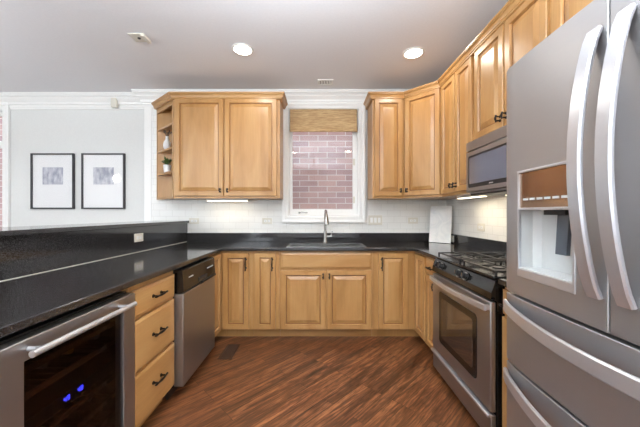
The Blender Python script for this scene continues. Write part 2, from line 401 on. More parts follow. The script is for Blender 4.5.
# wall crown moulding
CR = [(0, -.17), (.010, -.17), (.012, -.150), (.018, -.145), (.018, -.125), (.030, -.118), (.036, -.095), (.060, -.065), (.066, -.060), (.066, -.050), (.084, -.032), (.092, -.028), (.092, -.015), (.10, -.012), (.10, -.0), (0, 0)]
cr = [(o, CZ-.001+z) for o, z in CR]
MB().sweep([(-4.999, 3.489), (-2.081, 3.489), (-2.081, 3.411), (1.54, 3.411)], cr).build('trim_crown_back', 'white', kind=ST)
box('trim_corner', 'white', None, -2.085, 3.408, 0, -2.0, 3.4195, CZ-.15, kind=ST)
# brick house across the gangway, seen through the windows
box('wall_exterior', 'brick', None, -7, 4.42, -1, 3.5, 4.6, 4.2, kind=ST)
box('ground', simple('concrete', srgb(150, 148, 145), .9), None, -7, 3.62, -1.05, 3.5, 4.42, -1, kind=ST)

# half wall carrying the raised bar
box('wall_bar', 'wall', None, -1.70, .2, 0, -1.592, 3.411, 1.134, kind=ST)

# ------------------------------------------------------------------ kitchen window
def window(name, x0, x1, z0, z1, y, casing, sashx, rails=()):
    """casing around opening, set at wall plane y, sash further in"""
    r = bpy.data.objects.new(name, None); COL.objects.link(r); r.location = ((x0+x1)/2, y, z0); r['kind'] = ST
    X0, X1 = x0-r.location.x, x1-r.location.x; H = z1-z0
    c = casing
    m = MB()
    prof = [(0, 0), (0, -.016), (.006, -.022), (c*.55, -.022), (c*.62, -.030), (c-.01, -.034), (c, -.03), (c, 0)]
    rings = []
    for o, yy in prof: rings.append([(X0-o, yy, -o), (X1+o, yy, -o), (X1+o, yy, H+o), (X0-o, yy, H+o)])
    m.loops(rings+[rings[0]], cap=False); m.build('casing', 'white', r)
    m = MB(); m.slab([X0, X0+.012, X1-.012, X1], [0, .012, H-.012, H], lambda u, v: not (X0+.012 < u < X1-.012 and .012 < v < H-.012), 0, .12, xz); m.build('jamb', 'white', r)
    a, b = X0+.012, X1-.012
    m = MB(); sl, sr, sb, stp = sashx
    m.slab([a, a+sl, b-sr, b], [.012, .012+sb, H-.012-stp, H-.012], lambda u, v: not (a+sl < u < b-sr and .012+sb < v < H-.012-stp), .045, .09, xz)
    for z in rails: m.box(a+sl, .046, z-.045, b-sr, .089, z+.045)
    m.build('sash', 'white', r, bevel=.004)
    MB().box(a+sl-.003, .064, .012+sb-.003, b-sr+.003, .069, H-.012-stp+.003).build('glass', 'glass', r)
    return r
w1 = window('window_1', WX0, WX1, WZ0, WZ1, 3.411, .075, (.035, .055, .075, .04))
m = MB(); m.box(.36, .035, .62, .385, .045, .70).box(.36, .035, .16, .385, .045, .24); m.build('lock', 'plate', w1, bevel=.003)
m = MB(); m.cyl((-.29, .02, .045), (-.29, .046, .045), .012); m.tube([(-.29, .018, .045), (-.26, .010, .052), (-.22, .012, .045)], .005); m.cyl((-.22, .014, .045), (-.19, .012, .045), .007); m.build('crank', 'chrome', w1, smooth=True)
for xx, zz in ((-.405, .30), (-.405, .06), (.392, .36), (.398, .30), (.402, .10)):
    pass
window('window_2', LX0, LX1, LZ0, LZ1, 3.488, .085, (.05, .05, .06, .04), rails=(1.21,))
# woven shade
sh = thing('roman_shade', 'short woven tan bamboo shade pulled up at the top of the sink window', 'window shade', (.065, 3.42, 2.22))
MB().box(-.400, -.034, .005, .400, -.028, .262).build('shade_fabric', 'shade', sh)
m = MB()
for k in range(3): m.box(-.402, -.044+.003*k, .003+.012*k, .402, -.028, .030+.016*k)
m.build('shade_fold', 'shade', sh, bevel=.003)
MB().box(-.400, -.028, .255, .400, -.006, .275).build('headrail', 'shade', sh)

# ------------------------------------------------------------------ cabinets
def pull(parent, x, z, length, axis, y=-.021, r=.0048):
    m = MB(); h = length/2; d = Vector((1, 0, 0)) if axis == 'h' else Vector((0, 0, 1)); c = Vector((x, y-.028, z))
    pts = [c+d*(h*t)+Vector((0, -.006*(1-t*t), 0)) for t in (-1, -.9, -.6, -.2, .2, .6, .9, 1)]
    m.tube(pts, [r*.9, r*1.5, r, r*1.5, r*1.5, r, r*1.5, r*.9], seg=8)
    for s in (-.62, .62):
        q = c+d*(h*s); m.cyl((q.x, y, q.z), (q.x, q.y, q.z), r*1.05, seg=8); m.cyl((q.x, y, q.z), (q.x, y-.004, q.z), r*2.1, seg=10)
    m.build('handle', 'bronze', parent, smooth=True)
def fronts(root, items):
    for it in items:
        kind, x0, x1, z0, z1 = it[:5]; hs = it[5] if len(it) > 5 else ()
        m = MB()
        if kind == 'door': m.panel(x0, x1, z0, z1, min(.055, (x1-x0)*.26)); d = m.build('door', 'maple', root, mat2='glaze')
        elif kind == 'drawer': m.slabfront(x0, x1, z0, z1); d = m.build('drawer', 'maple_x', root)
        else: m.slabfront(x0, x1, z0, z1); d = m.build('false_front', 'maple_x', root)
        for h in hs: pull(d, *h)
def base_cabinet(label, loc, rz, w, items, depth=.565, kick='maple_x'):
    t = thing('base_cabinet', label, 'cabinet', loc, rz)
    e = .001
    if w > .9:   # open-topped sink base
        MB().box(e, 0, .10, w-e, .018, .882).box(e, .018, .10, .018, depth, .882).box(w-.018, .018, .10, w-e, depth, .882).box(.018, depth-.012, .10, w-.018, depth, .882).box(.018, .018, .10, w-.018, depth-.012, .118).build('body', 'maple', t)
    else: MB().box(e, 0, .10, w-e, depth, .882).build('body', 'maple', t)
    MB().box(e, .07, 0, w-e, .085, .099).build('toe_kick', kick, t)
    fronts(t, items); return t
FY = 2.82; FX = .97
# back run
base_cabinet('narrow maple base cabinet with one tall door, between the left corner cabinet and sink cabinet', (-.655, FY, 0), RB, .27,
             [('door', .03, .235, .105, .86, ((.205, .755, .135, 'v'),))])
base_cabinet('wide maple sink cabinet with a plain false front over two doors', (-.385, FY, 0), RB, .93,
             [('false', .018, .912, .707, .862), ('door', .018, .46, .105, .69, ((.435, .635, .055, 'v'),)), ('door', .474, .912, .105, .69, ((.497, .635, .055, 'v'),))])
def corner_cabinet(label, left):
    t = thing('corner_cabinet', label, 'cabinet', (0, 0, 0)); s = -1 if left else 1
    xi = -.655 if left else .545; xo = s*1.535
    y0 = 2.502 if left else 2.52
    L = [(xi, FY), (s*FX, FY), (s*FX, y0), (xo, y0), (xo, 3.385), (xi, 3.385)]
    MB().prism(L, .10, .882).build('body', 'maple', t)
    K = [(xi, FY+.07), (s*(FX+.07), FY+.07), (s*(FX+.07), y0), (s*(FX+.085), y0), (s*(FX+.085), FY+.085), (xi, FY+.085)]
    MB().prism(K, 0, .099).build('toe_kick', 'maple', t)
    return t
t = corner_cabinet('maple corner base cabinet with hinged pair of doors beside the dishwasher', True)
def front_at(t, kind, loc, rz, x0, x1, z0, z1, hs=()):
    """door of a corner unit: built straight, then turned to its face"""
    m = MB(); m.panel(x0, x1, z0, z1, min(.055, (x1-x0)*.26)); d = m.build('door', 'maple', t, mat2='glaze'); d.location = loc; d.rotation_euler = (0, 0, rz)
    for h in hs: pull(d, *h)
front_at(t, 'door', (-.655, FY, 0), RB, -.287, -.028, .105, .86, ((-.055, .755, .135, 'v'),))
front_at(t, 'door', (-FX, 2.502, 0), RL, .02, .29, .105, .86)
t = corner_cabinet('maple corner base cabinet with hinged pair of doors beside the stove-side drawer cabinet', False)
front_at(t, 'door', (.545, FY, 0), RB, .052, .345, .105, .86, ((.082, .755, .135, 'v'),))
front_at(t, 'door', (FX, FY, 0), RR, .028, .285, .105, .86)
# left run
base_cabinet('maple base cabinet with three stacked drawers between wine cooler and dishwasher', (-FX, 1.45, 0), RL, .45,
             [('drawer', .012, .438, .70, .848, ((.225, .775, .13, 'h'),)), ('drawer', .012, .438, .41, .685, ((.225, .555, .13, 'h'),)), ('drawer', .012, .438, .115, .395, ((.225, .275, .13, 'h'),))])
# right run
base_cabinet('slim maple base cabinet with drawer over door, hard against the left side of the stove', (FX, 2.52, 0), RR, .275,
             [('drawer', .012, .263, .735, .86, ((.15, .79, .11, 'h'),)), ('door', .012, .263, .105, .72, ((.235, .655, .06, 'v'),))])
base_cabinet('slim maple base cabinet squeezed between stove and refrigerator', (FX, 1.475, 0), RR, .235,
             [('drawer', .008, .227, .735, .86, ((.06, .79, .05, 'h'),)), ('door', .008, .227, .105, .72)])
base_cabinet('single door maple base cabinet at the near end of the left run', (-FX, .205, 0), RL, .60,
             [('drawer', .012, .588, .70, .848, ((.30, .775, .13, 'h'),)), ('door', .012, .588, .105, .685, ((.06, .6, .10, 'v'),))])

# upper cabinets
UY, UX = 3.10, 1.23; UZ0, UZ1 = 1.415, 2.51
def upper_cabinet(label, loc, rz, w, items, z0=UZ0, z1=UZ1, depth=.31, rail=True):
    t = thing('wall_cabinet', label, 'cabinet', loc, rz)
    MB().box(.001, 0, z0-loc[2], w-.001, depth, z1-loc[2]).build('body', 'maple', t)
    fronts(t, items); return t
Z = UZ0
upper_cabinet('large maple wall cabinet with two doors, left of the window', (-1.575, UY, Z), RB, 1.162,
              [('door', .02, .545, .025, 1.085, ((.515, .085, .045, 'v'),)), ('door', .562, 1.128, .025, 1.085, ((.595, .085, .045, 'v'),))])
upper_cabinet('narrow single-door maple wall cabinet just right of the window', (.594, UY, Z), RB, .345,
              [('door', .02, .325, .025, 1.085, ((.300, .085, .045, 'v'),))])
upper_cabinet('tall maple wall cabinet with two slim doors, left of the microwave', (UX, 2.81, Z), RR, .588,
              [('door', .012, .284, .025, 1.085, ((.258, .085, .045, 'v'),)), ('door', .300, .568, .025, 1.085, ((.325, .085, .045, 'v'),))])
upper_cabinet('short two-door maple wall cabinet directly above the microwave', (UX, 2.222, 1.80), RR, .74,
              [('door', .022, .362, .02, .695, ((.338, .08, .045, 'v'),)), ('door', .378, .718, .02, .695, ((.402, .08, .045, 'v'),))], z0=1.80)
upper_cabinet('maple wall cabinet above the refrigerator', (UX-.012, 1.48, 1.93), RR, 1.18,
              [('door', .03, .575, .02, .565, ((.55, .08, .045, 'v'),)), ('door', .595, 1.14, .02, .565, ((.62, .08, .045, 'v'),))], z0=1.93, depth=.325)
# diagonal corner
t = thing('wall_cabinet', 'diagonal corner maple wall cabinet with a single angled door', 'cabinet', (.94, UY, Z))
P = [(.0005, .0005), (UX-.94-.0005, 2.81-UY), (1.54-.94, 2.81-UY), (1.54-.94, .309), (.0005, .309)]
MB().prism(P, 0, UZ1-Z).build('body', 'maple', t)
d = MB().panel(.018, .392, .025, 1.085).build('door', 'maple', t, mat2='glaze'); d.rotation_euler = (0, 0, -PI/4); d.location = (.0, .0, 0)
pull(d, .045, .085, .045, 'v')
# end shelves
t = thing('end_shelf_unit', 'open maple corner shelves on the left end of the big wall cabinet', 'shelf', (-1.576, UY, Z))
A, B, C = Vector((-.002, .0)), Vector((-.362, .31)), Vector((-.002, .31))
n = Vector((-.31, -.362)).normalized(); dd = (B-A).normalized()
tri = lambda i: [(A-n*i).to_tuple(), (B-n*i).to_tuple(), C.to_tuple()]
m = MB(); m.prism([A.to_tuple(), (A.x, C.y), (A.x-.012, C.y), (A.x-.012, A.y+.012)], 0.02, 1.075)
m.prism([(C.x-.012, C.y-.01), (C.x-.012, C.y), B.to_tuple(), (B.x+.012, B.y-.01)], .02, 1.075); m.build('back_panel', 'maple', t)
MB().prism(tri(0), 0, .02).build('bottom_panel', 'maple_x', t); MB().prism(tri(0), 1.075, 1.095).build('top_panel', 'maple_x', t)
for z in (.29, .555, .82): MB().prism(tri(.0045), z-.003, z+.019).build('shelf', 'maple_x', t)
for p, q in ((A, A+dd*.038), (B-dd*.022, B)):
    MB().prism([(p).to_tuple(), (q).to_tuple(), (q-n*.018).to_tuple(), (p-n*.018).to_tuple()], .02, 1.075).build('stile', 'maple', t)
MB().prism([(A+dd*.038).to_tuple(), (B-dd*.022).to_tuple(), (B-dd*.022-n*.018).to_tuple(), (A+dd*.038-n*.018).to_tuple()], 1.03, 1.075).build('rail', 'maple_x', t)
# crowns over cabinets
cp = [(-.02, 2.495), (.021, 2.495), (.028, 2.503), (.028, 2.512), (.040, 2.522), (.052, 2.540), (.060, 2.556), (.066, 2.56), (.068, 2.575), (-.02, 2.575)]
cp = [(-.02, 2.492), (.020, 2.492), (.026, 2.496), (.026, 2.506), (.031, 2.509), (.034, 2.520), (.040, 2.532), (.050, 2.538), (.050, 2.543), (.055, 2.545), (.057, 2.556), (-.02, 2.556)]
tag(MB().sweep([(-1.935, 3.40), (-1.577, 3.10-.002), (-.416, 3.10-.002), (-.416, 3.405)], cp).build('cabinet_crown_molding', 'maple_x'),
    'stepped maple crown molding topping the cabinet and shelves left of the window', 'molding')
tag(MB().sweep([(.596, 3.405), (.596, 3.098), (.94, 3.098), (UX-.003, 2.81), (UX-.003, .31)], cp).build('cabinet_crown_molding', 'maple'),
    'stepped maple crown molding running along the cabinets right of the window', 'molding')

# ------------------------------------------------------------------ counters
SX0, SX1, SY0, SY1 = -.30, .47, 2.85, 3.15
xs = [-1.585, -.93, SX0, SX1, .93, 1.538]; ys = [.2, 2.245, 2.77, SY0, SY1, 3.41]
def ins(u, v):
    if SX0 < u < SX1 and SY0 < v < SY1: return False
    return v > 2.77 or u < -.93 or (u > .93 and v > 2.245)
ct = thing('countertop', 'polished black granite countertop wrapping the left, back and right cabinets', 'countertop', (0, 3.1, .884))
o = MB().slab(xs, ys, ins, .884, .914).build('slab', 'granite', ct, bevel=.004); o.location = (0, -3.1, -.884)
o = box('backsplash', 'granite', ct, -1.567, 3.388, .9145, 1.52, 3.411, 1.018, bevel=.002); o.location = (0, -3.1, -.884)
o = box('backsplash', 'granite', ct, 1.52, 2.245, .9145, 1.540, 3.411, 1.018, bevel=.002); o.location = (0, -3.1, -.884)
ct2 = thing('countertop', 'small piece of black granite countertop between stove and refrigerator', 'countertop', (1.2, 1.34, .884))
o = box('slab', 'granite', ct2, -.27, -.105, 0, .338, .132, .03, bevel=.004)
o = box('backsplash', 'granite', ct2, .318, -.105, .0305, .339, .132, .134, bevel=.002)
bar = thing('raised_bar', 'raised black granite bar ledge with granite riser along the left counter', 'bar counter', (-1.6, 1.8, .9145))
o = box('bar_top', 'granite', bar, -1.96, .2, 1.135, -1.545, 3.411, 1.165, bevel=.004); o.location = (1.6, -1.8, -.9145)
o = box('riser', 'granite', bar, -1.591, .2, .915, -1.568, 3.411, 1.1345); o.location = (1.6, -1.8, -.9145)
o = box('caulk_seam', 'plate', bar, -1.5678, .2, .9142, -1.5650, 3.387, .9172); o.location = (1.6, -1.8, -.9145)

# sink
sk = thing('sink', 'stainless steel double bowl sink set under the counter below the window', 'sink', ((SX0+SX1)/2, 3.0, .714))
for x0, x1 in ((-.392, .04), (.05, .392)):
    m = MB(); y0, y1, h = -.1475, .1475, .2003; x0 = max(x0, -.3825); x1 = min(x1, .3825)
    ri = lambda i, z: [(x0+i, y0+i, z), (x1-i, y0+i, z), (x1-i, y1-i, z), (x0+i, y1-i, z)]
    m.loops([ri(0, h), ri(0, 0), ri(.003, -.002)]+[ri(.003, 0), ri(.006, h)], cap=False)
    m.box(x0+.001, y0+.001, -.003, x1-.001, y1-.001, .002)
    m.build('bowl', 'sink', sk)
    MB().cyl(((x0+x1)/2, 0, .003), ((x0+x1)/2, 0, .007), .04, seg=20).build('drain', 'chrome', sk, smooth=True)
m = MB(); m.slab([-.402, -.378, .036, .054, .378, .402], [-.166, -.143, .143, .166], lambda u, v: not ((-.378 < u < .036 or .054 < u < .378) and abs(v) < .143), .2004, .2034)
m.build('rim', 'sink', sk)
# faucet
f = thing('faucet', 'brushed nickel single-handle pull-down faucet behind the sink', 'faucet', (.082, 3.24, .9145))
m = MB(); m.lathe((0, 0, 0), [(.032, 0), (.032, .008), (.027, .014), (.023, .06), (.020, .11), (.018, .135)]); m.build('base', 'chrome', f, smooth=True)
pts = [(0, 0, .13), (0, 0, .22)]+[(.004*(1-math.cos(a)), -.075*(1-math.cos(a)), .27+.095*math.sin(a)) for a in [PI*i/10 for i in range(0, 9)]]
MB().tube(pts, .0145, seg=12).build('neck', 'chrome', f, smooth=True)
MB().tube([(.007, -.136, .328), (.009, -.152, .29), (.011, -.158, .25), (.012, -.160, .215)], [.016, .021, .025, .026], seg=14).build('spray_head', 'chrome', f, smooth=True)
m = MB(); m.cyl((.012, 0, .075), (.055, 0, .075), .0095); m.cyl((.052, 0, .075), (.075, 0, .076), .013)
m.tube([(.066, 0, .08), (.074, -.002, .10), (.080, -.004, .135)], [.008, .006, .005]); m.build('lever', 'chrome', f, smooth=True)

# ------------------------------------------------------------------ outlets and switches
def plate(label, loc, rot, w, h, gangs, name='wall_outlet', sw=False):
    t = thing(name, label, 'switch' if sw else 'outlet', loc, 0); t.rotation_euler = rot
    MB().box(-w/2, -.006, -h/2, w/2, 0, h/2).build('cover_plate', 'plate', t, bevel=.002)
    for g in range(gangs):
        x = (g-(gangs-1)/2)*.046
        if sw: MB().box(x-.015, -.010, -.03, x+.015, -.006, .03).build('rocker', 'white', t, bevel=.001)
        else:
            for s in (-1, 1):
                m = MB(); 
                m.box(s*.021-.015, -.0085, -.014, s*.021+.015, -.006, .014); r = m.build('socket', 'white', t, bevel=.001)
                m = MB(); m.box(s*.021-.006, -.0092, .004, s*.021+.006, -.0085, .006).box(s*.021-.006, -.0092, -.006, s*.021+.006, -.0085, -.004); m.build('slot', 'slot', r)
    return t
plate('white outlet on the tile just right of the raised bar end', (-1.487, 3.4118, 1.16), (0, 0, 0), .118, .072, 1)
plate('white outlet on the tile under the right part of the large wall cabinet', (-.61, 3.4118, 1.16), (0, 0, 0), .118, .072, 1)
plate('white triple switch plate on the tile right of the window', (.688, 3.4118, 1.17), (0, 0, 0), .165, .115, 3, 'light_switch', True)
plate('white outlet on the tile under the diagonal corner wall cabinet', (1.14, 3.4118, 1.165), (0, 0, 0), .118, .072, 1)
plate('white outlet set in the black granite riser of the raised bar', (-1.5672, 2.48, 1.04), (0, 0, PI/2), .118, .072, 1)
plate('white outlet in the low black granite strip behind the marble board', (1.519, 3.235, .965), (0, 0, -PI/2), .118, .072, 1)
plate('white outlet on the tile of the right wall behind the stove', (1.5405, 2.68, 1.12), (0, 0, -PI/2), .118, .072, 1)

# marble board
mb = tag(MB().box(-.12, -.006, 0, .12, .006, .425).build('marble_board', 'marble', bevel=.003), 'white marble serving board leaning in the right back corner of the counter', 'board')
mb.location = (1.385, 3.235, .9165); mb.rotation_euler = (-.14, 0, -.72)

# ------------------------------------------------------------------ dishwasher
t = thing('dishwasher', 'stainless steel dishwasher with black control panel, left run of cabinets', 'dishwasher', (-.905, 1.902, 0), RL)
MB().box(.002, .064, .08, .594, .60, .872).build('body', 'blackmatte', t)
d = MB().box(.006, 0, .085, .590, .063, .708).build('door', 'steel', t, bevel=.004)
m = MB(); m.loops([[(.006, .02, .712), (.006, -.004, .722), (.006, .006, .862), (.006, .02, .868), (.006, .063, .868), (.006, .063, .712)],
                   [(.590, .02, .712), (.590, -.004, .722), (.590, .006, .862), (.590, .02, .868), (.590, .063, .868), (.590, .063, .712)]])
cpn = m.build('control_panel', 'black', t)
MB().box(.25, -.0085, .735, .40, .0, .765).build('latch_recess', 'blackmatte', cpn)
for k in range(6): MB().box(.42+.022*k, -.001, .80, .435+.022*k, .004, .808).build('button', 'greyplastic', cpn)
MB().box(.09, -.001, .80, .16, .004, .806).build('logo_mark', 'greyplastic', cpn)
MB().box(.30, -.014, .712, .58, -.001, .728).build('handle_lip', 'blackmatte', cpn, bevel=.002)
MB().box(.004, .10, .0, .592, .12, .079).build('toe_kick', 'kick', t)

# ------------------------------------------------------------------ wine cooler
wc = thing('wine_cooler', 'stainless framed wine cooler with dark glass door and blue digital display', 'wine cooler', (-.93, .812, 0), RL)
Wd = .636
m = MB(); m.box(.004, .045, .10, .022, .60, .855).box(Wd-.022, .045, .10, Wd-.004, .60, .855).box(.022, .045, .837, Wd-.022, .60, .855).box(.022, .045, .10, Wd-.022, .60, .118).box(.022, .58, .118, Wd-.022, .60, .837)
m.build('cabinet', 'blackmatte', wc)
MB().box(.01, .06, .0, Wd-.01, .08, .099).build('toe_grille', 'blackmatte', wc)
dz0, dz1, g0, g1 = .105, .848, .088, Wd-.086
fr = MB().slab([.003, g0, g1, Wd-.003], [dz0, dz0+.07, dz1-.068, dz1], lambda u, v: not (g0 < u < g1 and dz0+.07 < v < dz1-.068), 0, .043, xz).build('door_frame', 'steel', wc, bevel=.003)
MB().box(g0-.004, .012, dz0+.066, g1+.004, .018, dz1-.064).build('door_glass', 'darkglass', wc)
h = MB(); h.cyl((.062, -.05, .816), (.555, -.05, .816), .011, seg=20)
for x in (.10, .515): h.cyl((x, -.001, .816), (x, -.05, .816), .008)
h.build('handle', 'steelh', fr, smooth=True)
for z in (.175, .265, .355, .445, .615, .705):
    m = MB(); m.box(.03, .062, z, Wd-.03, .070, z+.022)
    for k in range(14): m.cyl((.05+k*.0415, .07, z+.008), (.05+k*.0415, .56, z+.008), .003, seg=6)
    m.build('rack', 'chrome', wc)
dv = MB().box(.024, .052, .500, Wd-.024, .575, .552).build('divider', 'blackmatte', wc)
SEG = {'4': 'bcfg', '9': 'abcdfg', '8': 'abcdefg'}
def digit(m, ch, x, z, w=.010, h=.018, t=.0022, y=.0505):
    b = {'a': (0, h-t, w, h), 'd': (0, 0, w, t), 'g': (0, h/2-t/2, w, h/2+t/2), 'f': (0, h/2, t, h), 'b': (w-t, h/2, w, h), 'e': (0, 0, t, h/2), 'c': (w-t, 0, w, h/2)}
    for c in SEG[ch]:
        x0, z0, x1, z1 = b[c]; m.box(x+x0, y, z+z0, x+x1, y+.001, z+z1)
for x, ch in ((.285, '4'), (.300, '9'), (.348, '4'), (.363, '8')):
    m = MB(); digit(m, ch, x, .518); m.build('display_digit', 'blue', dv)
for i, (x, z, fo) in enumerate(((.16, .375, 'foil2'), (.27, .375, 'foil'), (.46, .375, 'foil2'), (.13, .635, 'foil2'), (.25, .635, 'foil2'), (.36, .635, 'foil'), (.50, .635, 'foil2'), (.20, .195, 'foil'), (.38, .195, 'foil2'))):
    where = 'middle rack' if z < .5 and z > .3 else ('top rack' if z > .6 else 'low rack')
    nth = {0: 'nearest the camera', 1: 'second from the camera, gold capped', 2: 'furthest right', 3: 'nearest the camera', 4: 'second from the camera', 5: 'third from the camera, gold capped', 6: 'furthest right', 7: 'nearer, gold capped', 8: 'further right, grey capped'}[i]
    b = thing('wine_bottle', 'dark wine bottle lying on the cooler %s, %s' % (where, nth), 'bottle', (-.93-.09, .812+x, z+.012+.039), RL, 'wine bottles in the cooler')
    # local: x along rack, y depth; neck faces out
    R = [[(r*math.cos(2*PI*k/16), y, r*math.sin(2*PI*k/16)) for k in range(16)] for r, y in ((.013, .03), (.014, .10), (.036, .15), (.037, .17), (.037, .32), (.03, .33))]
    MB().loops(R).build('bottle_body', 'bottle', b, smooth=True)
    MB().cyl((0, 0, 0), (0, .035, 0), .0155, seg=14).build('foil_cap', fo, b, smooth=True)

# ------------------------------------------------------------------ range
rg = thing('gas_range', 'stainless and black gas range with four front knobs below the microwave', 'stove', (.935, 2.243, 0), RR)
RW = .762
MB().box(.002, 0, .03, RW-.002, .575, .905).build('body', 'black', rg)
m = MB(); yz_ = [(-.002, .79), (-.032, .80), (-.03, .835), (-.008, .895), (-.002, .905)]
m.loops([[(x, y, z) for y, z in yz_] for x in (.002, RW-.002)]); cpn = m.build('control_panel', 'black', rg)
m = MB(); m.box(.0, -.02, .906, RW, .575, .920); ck = m.build('cooktop', 'black', rg, bevel=.006)
nrm = Vector((0, -.94, .33)).normalized()
for x in (.075, .150, .405, .490):
    p = Vector((x, -.022, .862))
    k = MB(); k.cyl(p-nrm*.004, p+nrm*.006, .024, seg=20); k.cyl(p+nrm*.006, p+nrm*.026, .019, .016, seg=20); kk = k.build('knob', 'blackmatte', rg, smooth=True)
    k = MB(); q = p+nrm*.0265; k.cyl(p+nrm*.0055, p+nrm*.007, .0255, seg=20); k.box(q.x-.003, q.y-.003, q.z-.015, q.x+.003, q.y+.003, q.z+.015); k.build('ring', 'chrome', kk)
# oven door
dx0, dx1, dz0, dz1 = .006, RW-.006, .205, .785
d = MB().box(dx0, -.032, dz0, dx1, -.001, dz1).build('oven_door', 'steel', rg, bevel=.006)
def rrect(x0, x1, z0, z1, r, y, n=6):
    P = []
    for cx, cz, a in ((x1-r, z1-r, 0), (x0+r, z1-r, PI/2), (x0+r, z0+r, PI), (x1-r, z0+r, 1.5*PI)):
        for i in range(n+1): P.append((cx+r*math.cos(a+PI/2*i/n), y, cz+r*math.sin(a+PI/2*i/n)))
    return P
wn = MB().loops([rrect(.13, .63, .30, .675, .03, -.031), rrect(.13, .63, .30, .675, .03, -.0345)]).build('window_border', 'black', d)
MB().loops([rrect(.17, .59, .345, .635, .02, -.0345), rrect(.17, .59, .345, .635, .02, -.0355)]).build('window_glass', 'ovenglass', wn)
pts = [(.018+.726*i/16, -.052-.030*math.sin(PI*i/16), .752) for i in range(17)]
h = MB(); h.tube(pts, 0, side=(0, 0, 1), a=.016, b=.009); h.box(.012, -.056, .742, .032, -.031, .766); h.box(.730, -.056, .742, .750, -.031, .766); h.build('handle', 'steelh', d, smooth=True)
dr = MB().box(dx0, -.030, .055, dx1, -.001, .190).build('storage_drawer', 'steel', rg, bevel=.005)
MB().box(dx0, -.048, .178, dx1, -.020, .1965).build('handle', 'steelh', dr, bevel=.005)
m = MB()
for x in (.05, RW-.05):
    for y in (.05, .52): m.cyl((x, y, 0), (x, y, .03), .018)
m.build('foot', 'blackmatte', rg)
BP = [(.19, .13), (.19, .43), (.57, .13), (.57, .43)]
for x, y in BP:
    b = MB(); b.cyl((x, y, .9205), (x, y, .928), .055, .05, seg=24); b.cyl((x, y, .928), (x, y, .935), .034, seg=20); b.build('burner', 'iron', ck, smooth=True)
for cx in (.19, .57):
    m = MB(); x0, x1, y0, y1 = cx-.165, cx+.165, .01, .55
    for (a, b) in (((x0, y0), (x1, y0)), ((x0, y1), (x1, y1)), ((x0, y0), (x0, y1)), ((x1, y0), (x1, y1)), ((x0, .28), (x1, .28))):
        m.tube([(a[0], a[1], .944), (b[0], b[1], .944)], 0, side=(0, 0, 1), a=.0045, b=.006)
    for y in (.13, .43):
        for dx_, dy_ in ((1, 0), (-1, 0), (0, 1), (0, -1)):
            ex = cx+dx_*.165 if dx_ else cx; ey = y+dy_*(.12 if (y+dy_*.15) in () else .13)
            m.tube([(cx+dx_*.03, y+dy_*.03, .948), (cx+dx_*.06, y+dy_*.06, .947), (ex, ey, .944)], 0, side=(0, 0, 1), a=.0045, b=.005)
    for x in (x0, x1):
        for y in (y0, y1, .28): m.box(x-.005, y-.005, .9205, x+.005, y+.005, .944)
    m.build('grate', 'iron', ck)

# ------------------------------------------------------------------ microwave
mw = thing('microwave', 'stainless over-the-range microwave with bluish glass door under the short cabinet', 'microwave', (1.155, 2.215, 1.40), RR)
MW = .735
MB().box(0, .03, 0, MW, .384, .395).build('body', 'steel', mw)
MB().box(0, 0, .325, MW, .03, .395).build('vent_grille', 'steel', mw, bevel=.004)
d = MB().box(0, 0, .012, .60, .03, .319).build('door', 'steel', mw, bevel=.005)
wn = MB().loops([rrect(.035, .56, .045, .285, .015, .001), rrect(.035, .56, .045, .285, .015, -.002)]).build('window_border', 'blackmatte', d)
MB().loops([rrect(.052, .55, .072, .270, .008, -.002), rrect(.052, .55, .072, .270, .008, -.003)]).build('window_glass', 'mirrorglass', wn)
MB().box(.30, -.0028, .053, .345, -.0019, .060).build('logo_mark', 'greyplastic', wn)
MB().box(.604, 0, .012, MW, .03, .319).build('control_panel', 'black', mw, bevel=.004)
MB().box(.03, .02, -.012, MW-.03, .37, -.001).build('underside_tray', 'blackmatte', mw)
MB().box(.10, .24, -.017, .30, .32, -.0125).build('cooktop_lamp', 'barlens', mw)
area('cooktop_light', (1.42, 2.02, 1.375), (0, .25, 0), .07, .18, 1.5, (1, .82, .6))

# ------------------------------------------------------------------ refrigerator
fg = thing('refrigerator', 'tall stainless steel french door refrigerator with water dispenser and two bottom drawers', 'refrigerator', (.80, 1.222, 0), RR)
FW = .895; T = .085
bul = lambda x: -.016*(1-((x-FW/2)/(FW/2))**2)+.012*max(0, (abs(x-FW/2)-(FW/2-.02))/.02)**2
MB().box(.004, T+.004, .03, FW-.004, .735, 1.835).build('body', 'greyplastic', fg)
def rng(a, b, n): return [a+(b-a)*i/n for i in range(n+1)]
def fpanel(x0, x1, z0, z1, hole=None, name='door'):
    us = rng(x0, x1, 10); vs = [z0, z0+.006, z1-.006, z1]
    if hole:
        hx0, hx1, hz0, hz1 = hole; us = rng(x0, hx0, 3)+rng(hx0, hx1, 6)[1:]+rng(hx1, x1, 4)[1:]; vs = [z0, z0+.006, hz0, hz1, z1-.006, z1]
    f = (lambda u, v: not (hole[0] < u < hole[1] and hole[2] < v < hole[3])) if hole else (lambda u, v: True)
    mp = lambda u, v, w: (u, w+(bul(u) if w == 0 else 0), v)
    return MB().slab(us, vs, f, 0, T, mp).build(name, 'steelf', fg, bevel=.003)
HO = (.095, .355, 1.005, 1.415)
dl = fpanel(.002, .455, .925, 1.858, HO)
dr = fpanel(.459, FW-.002, .925, 1.858)
d1 = fpanel(.002, FW-.002, .632, .915, None, 'drawer')
d2 = fpanel(.002, FW-.002, .075, .622, None, 'drawer')
MB().box(.03, T+.02, .0, FW-.03, .70, .03).build('base_grille', 'blackmatte', fg)
def vhandle(par, x, z0, z1):
    n = 24; pts = []
    for i in range(n+1):
        t = i/n; pts.append((x, bul(x)-.004-.058*math.sin(PI*t)**.75, z0+(z1-z0)*t))
    MB().tube(pts, 0, side=(1, 0, 0), a=.021, b=.008).build('handle', 'steelh', par, smooth=True)
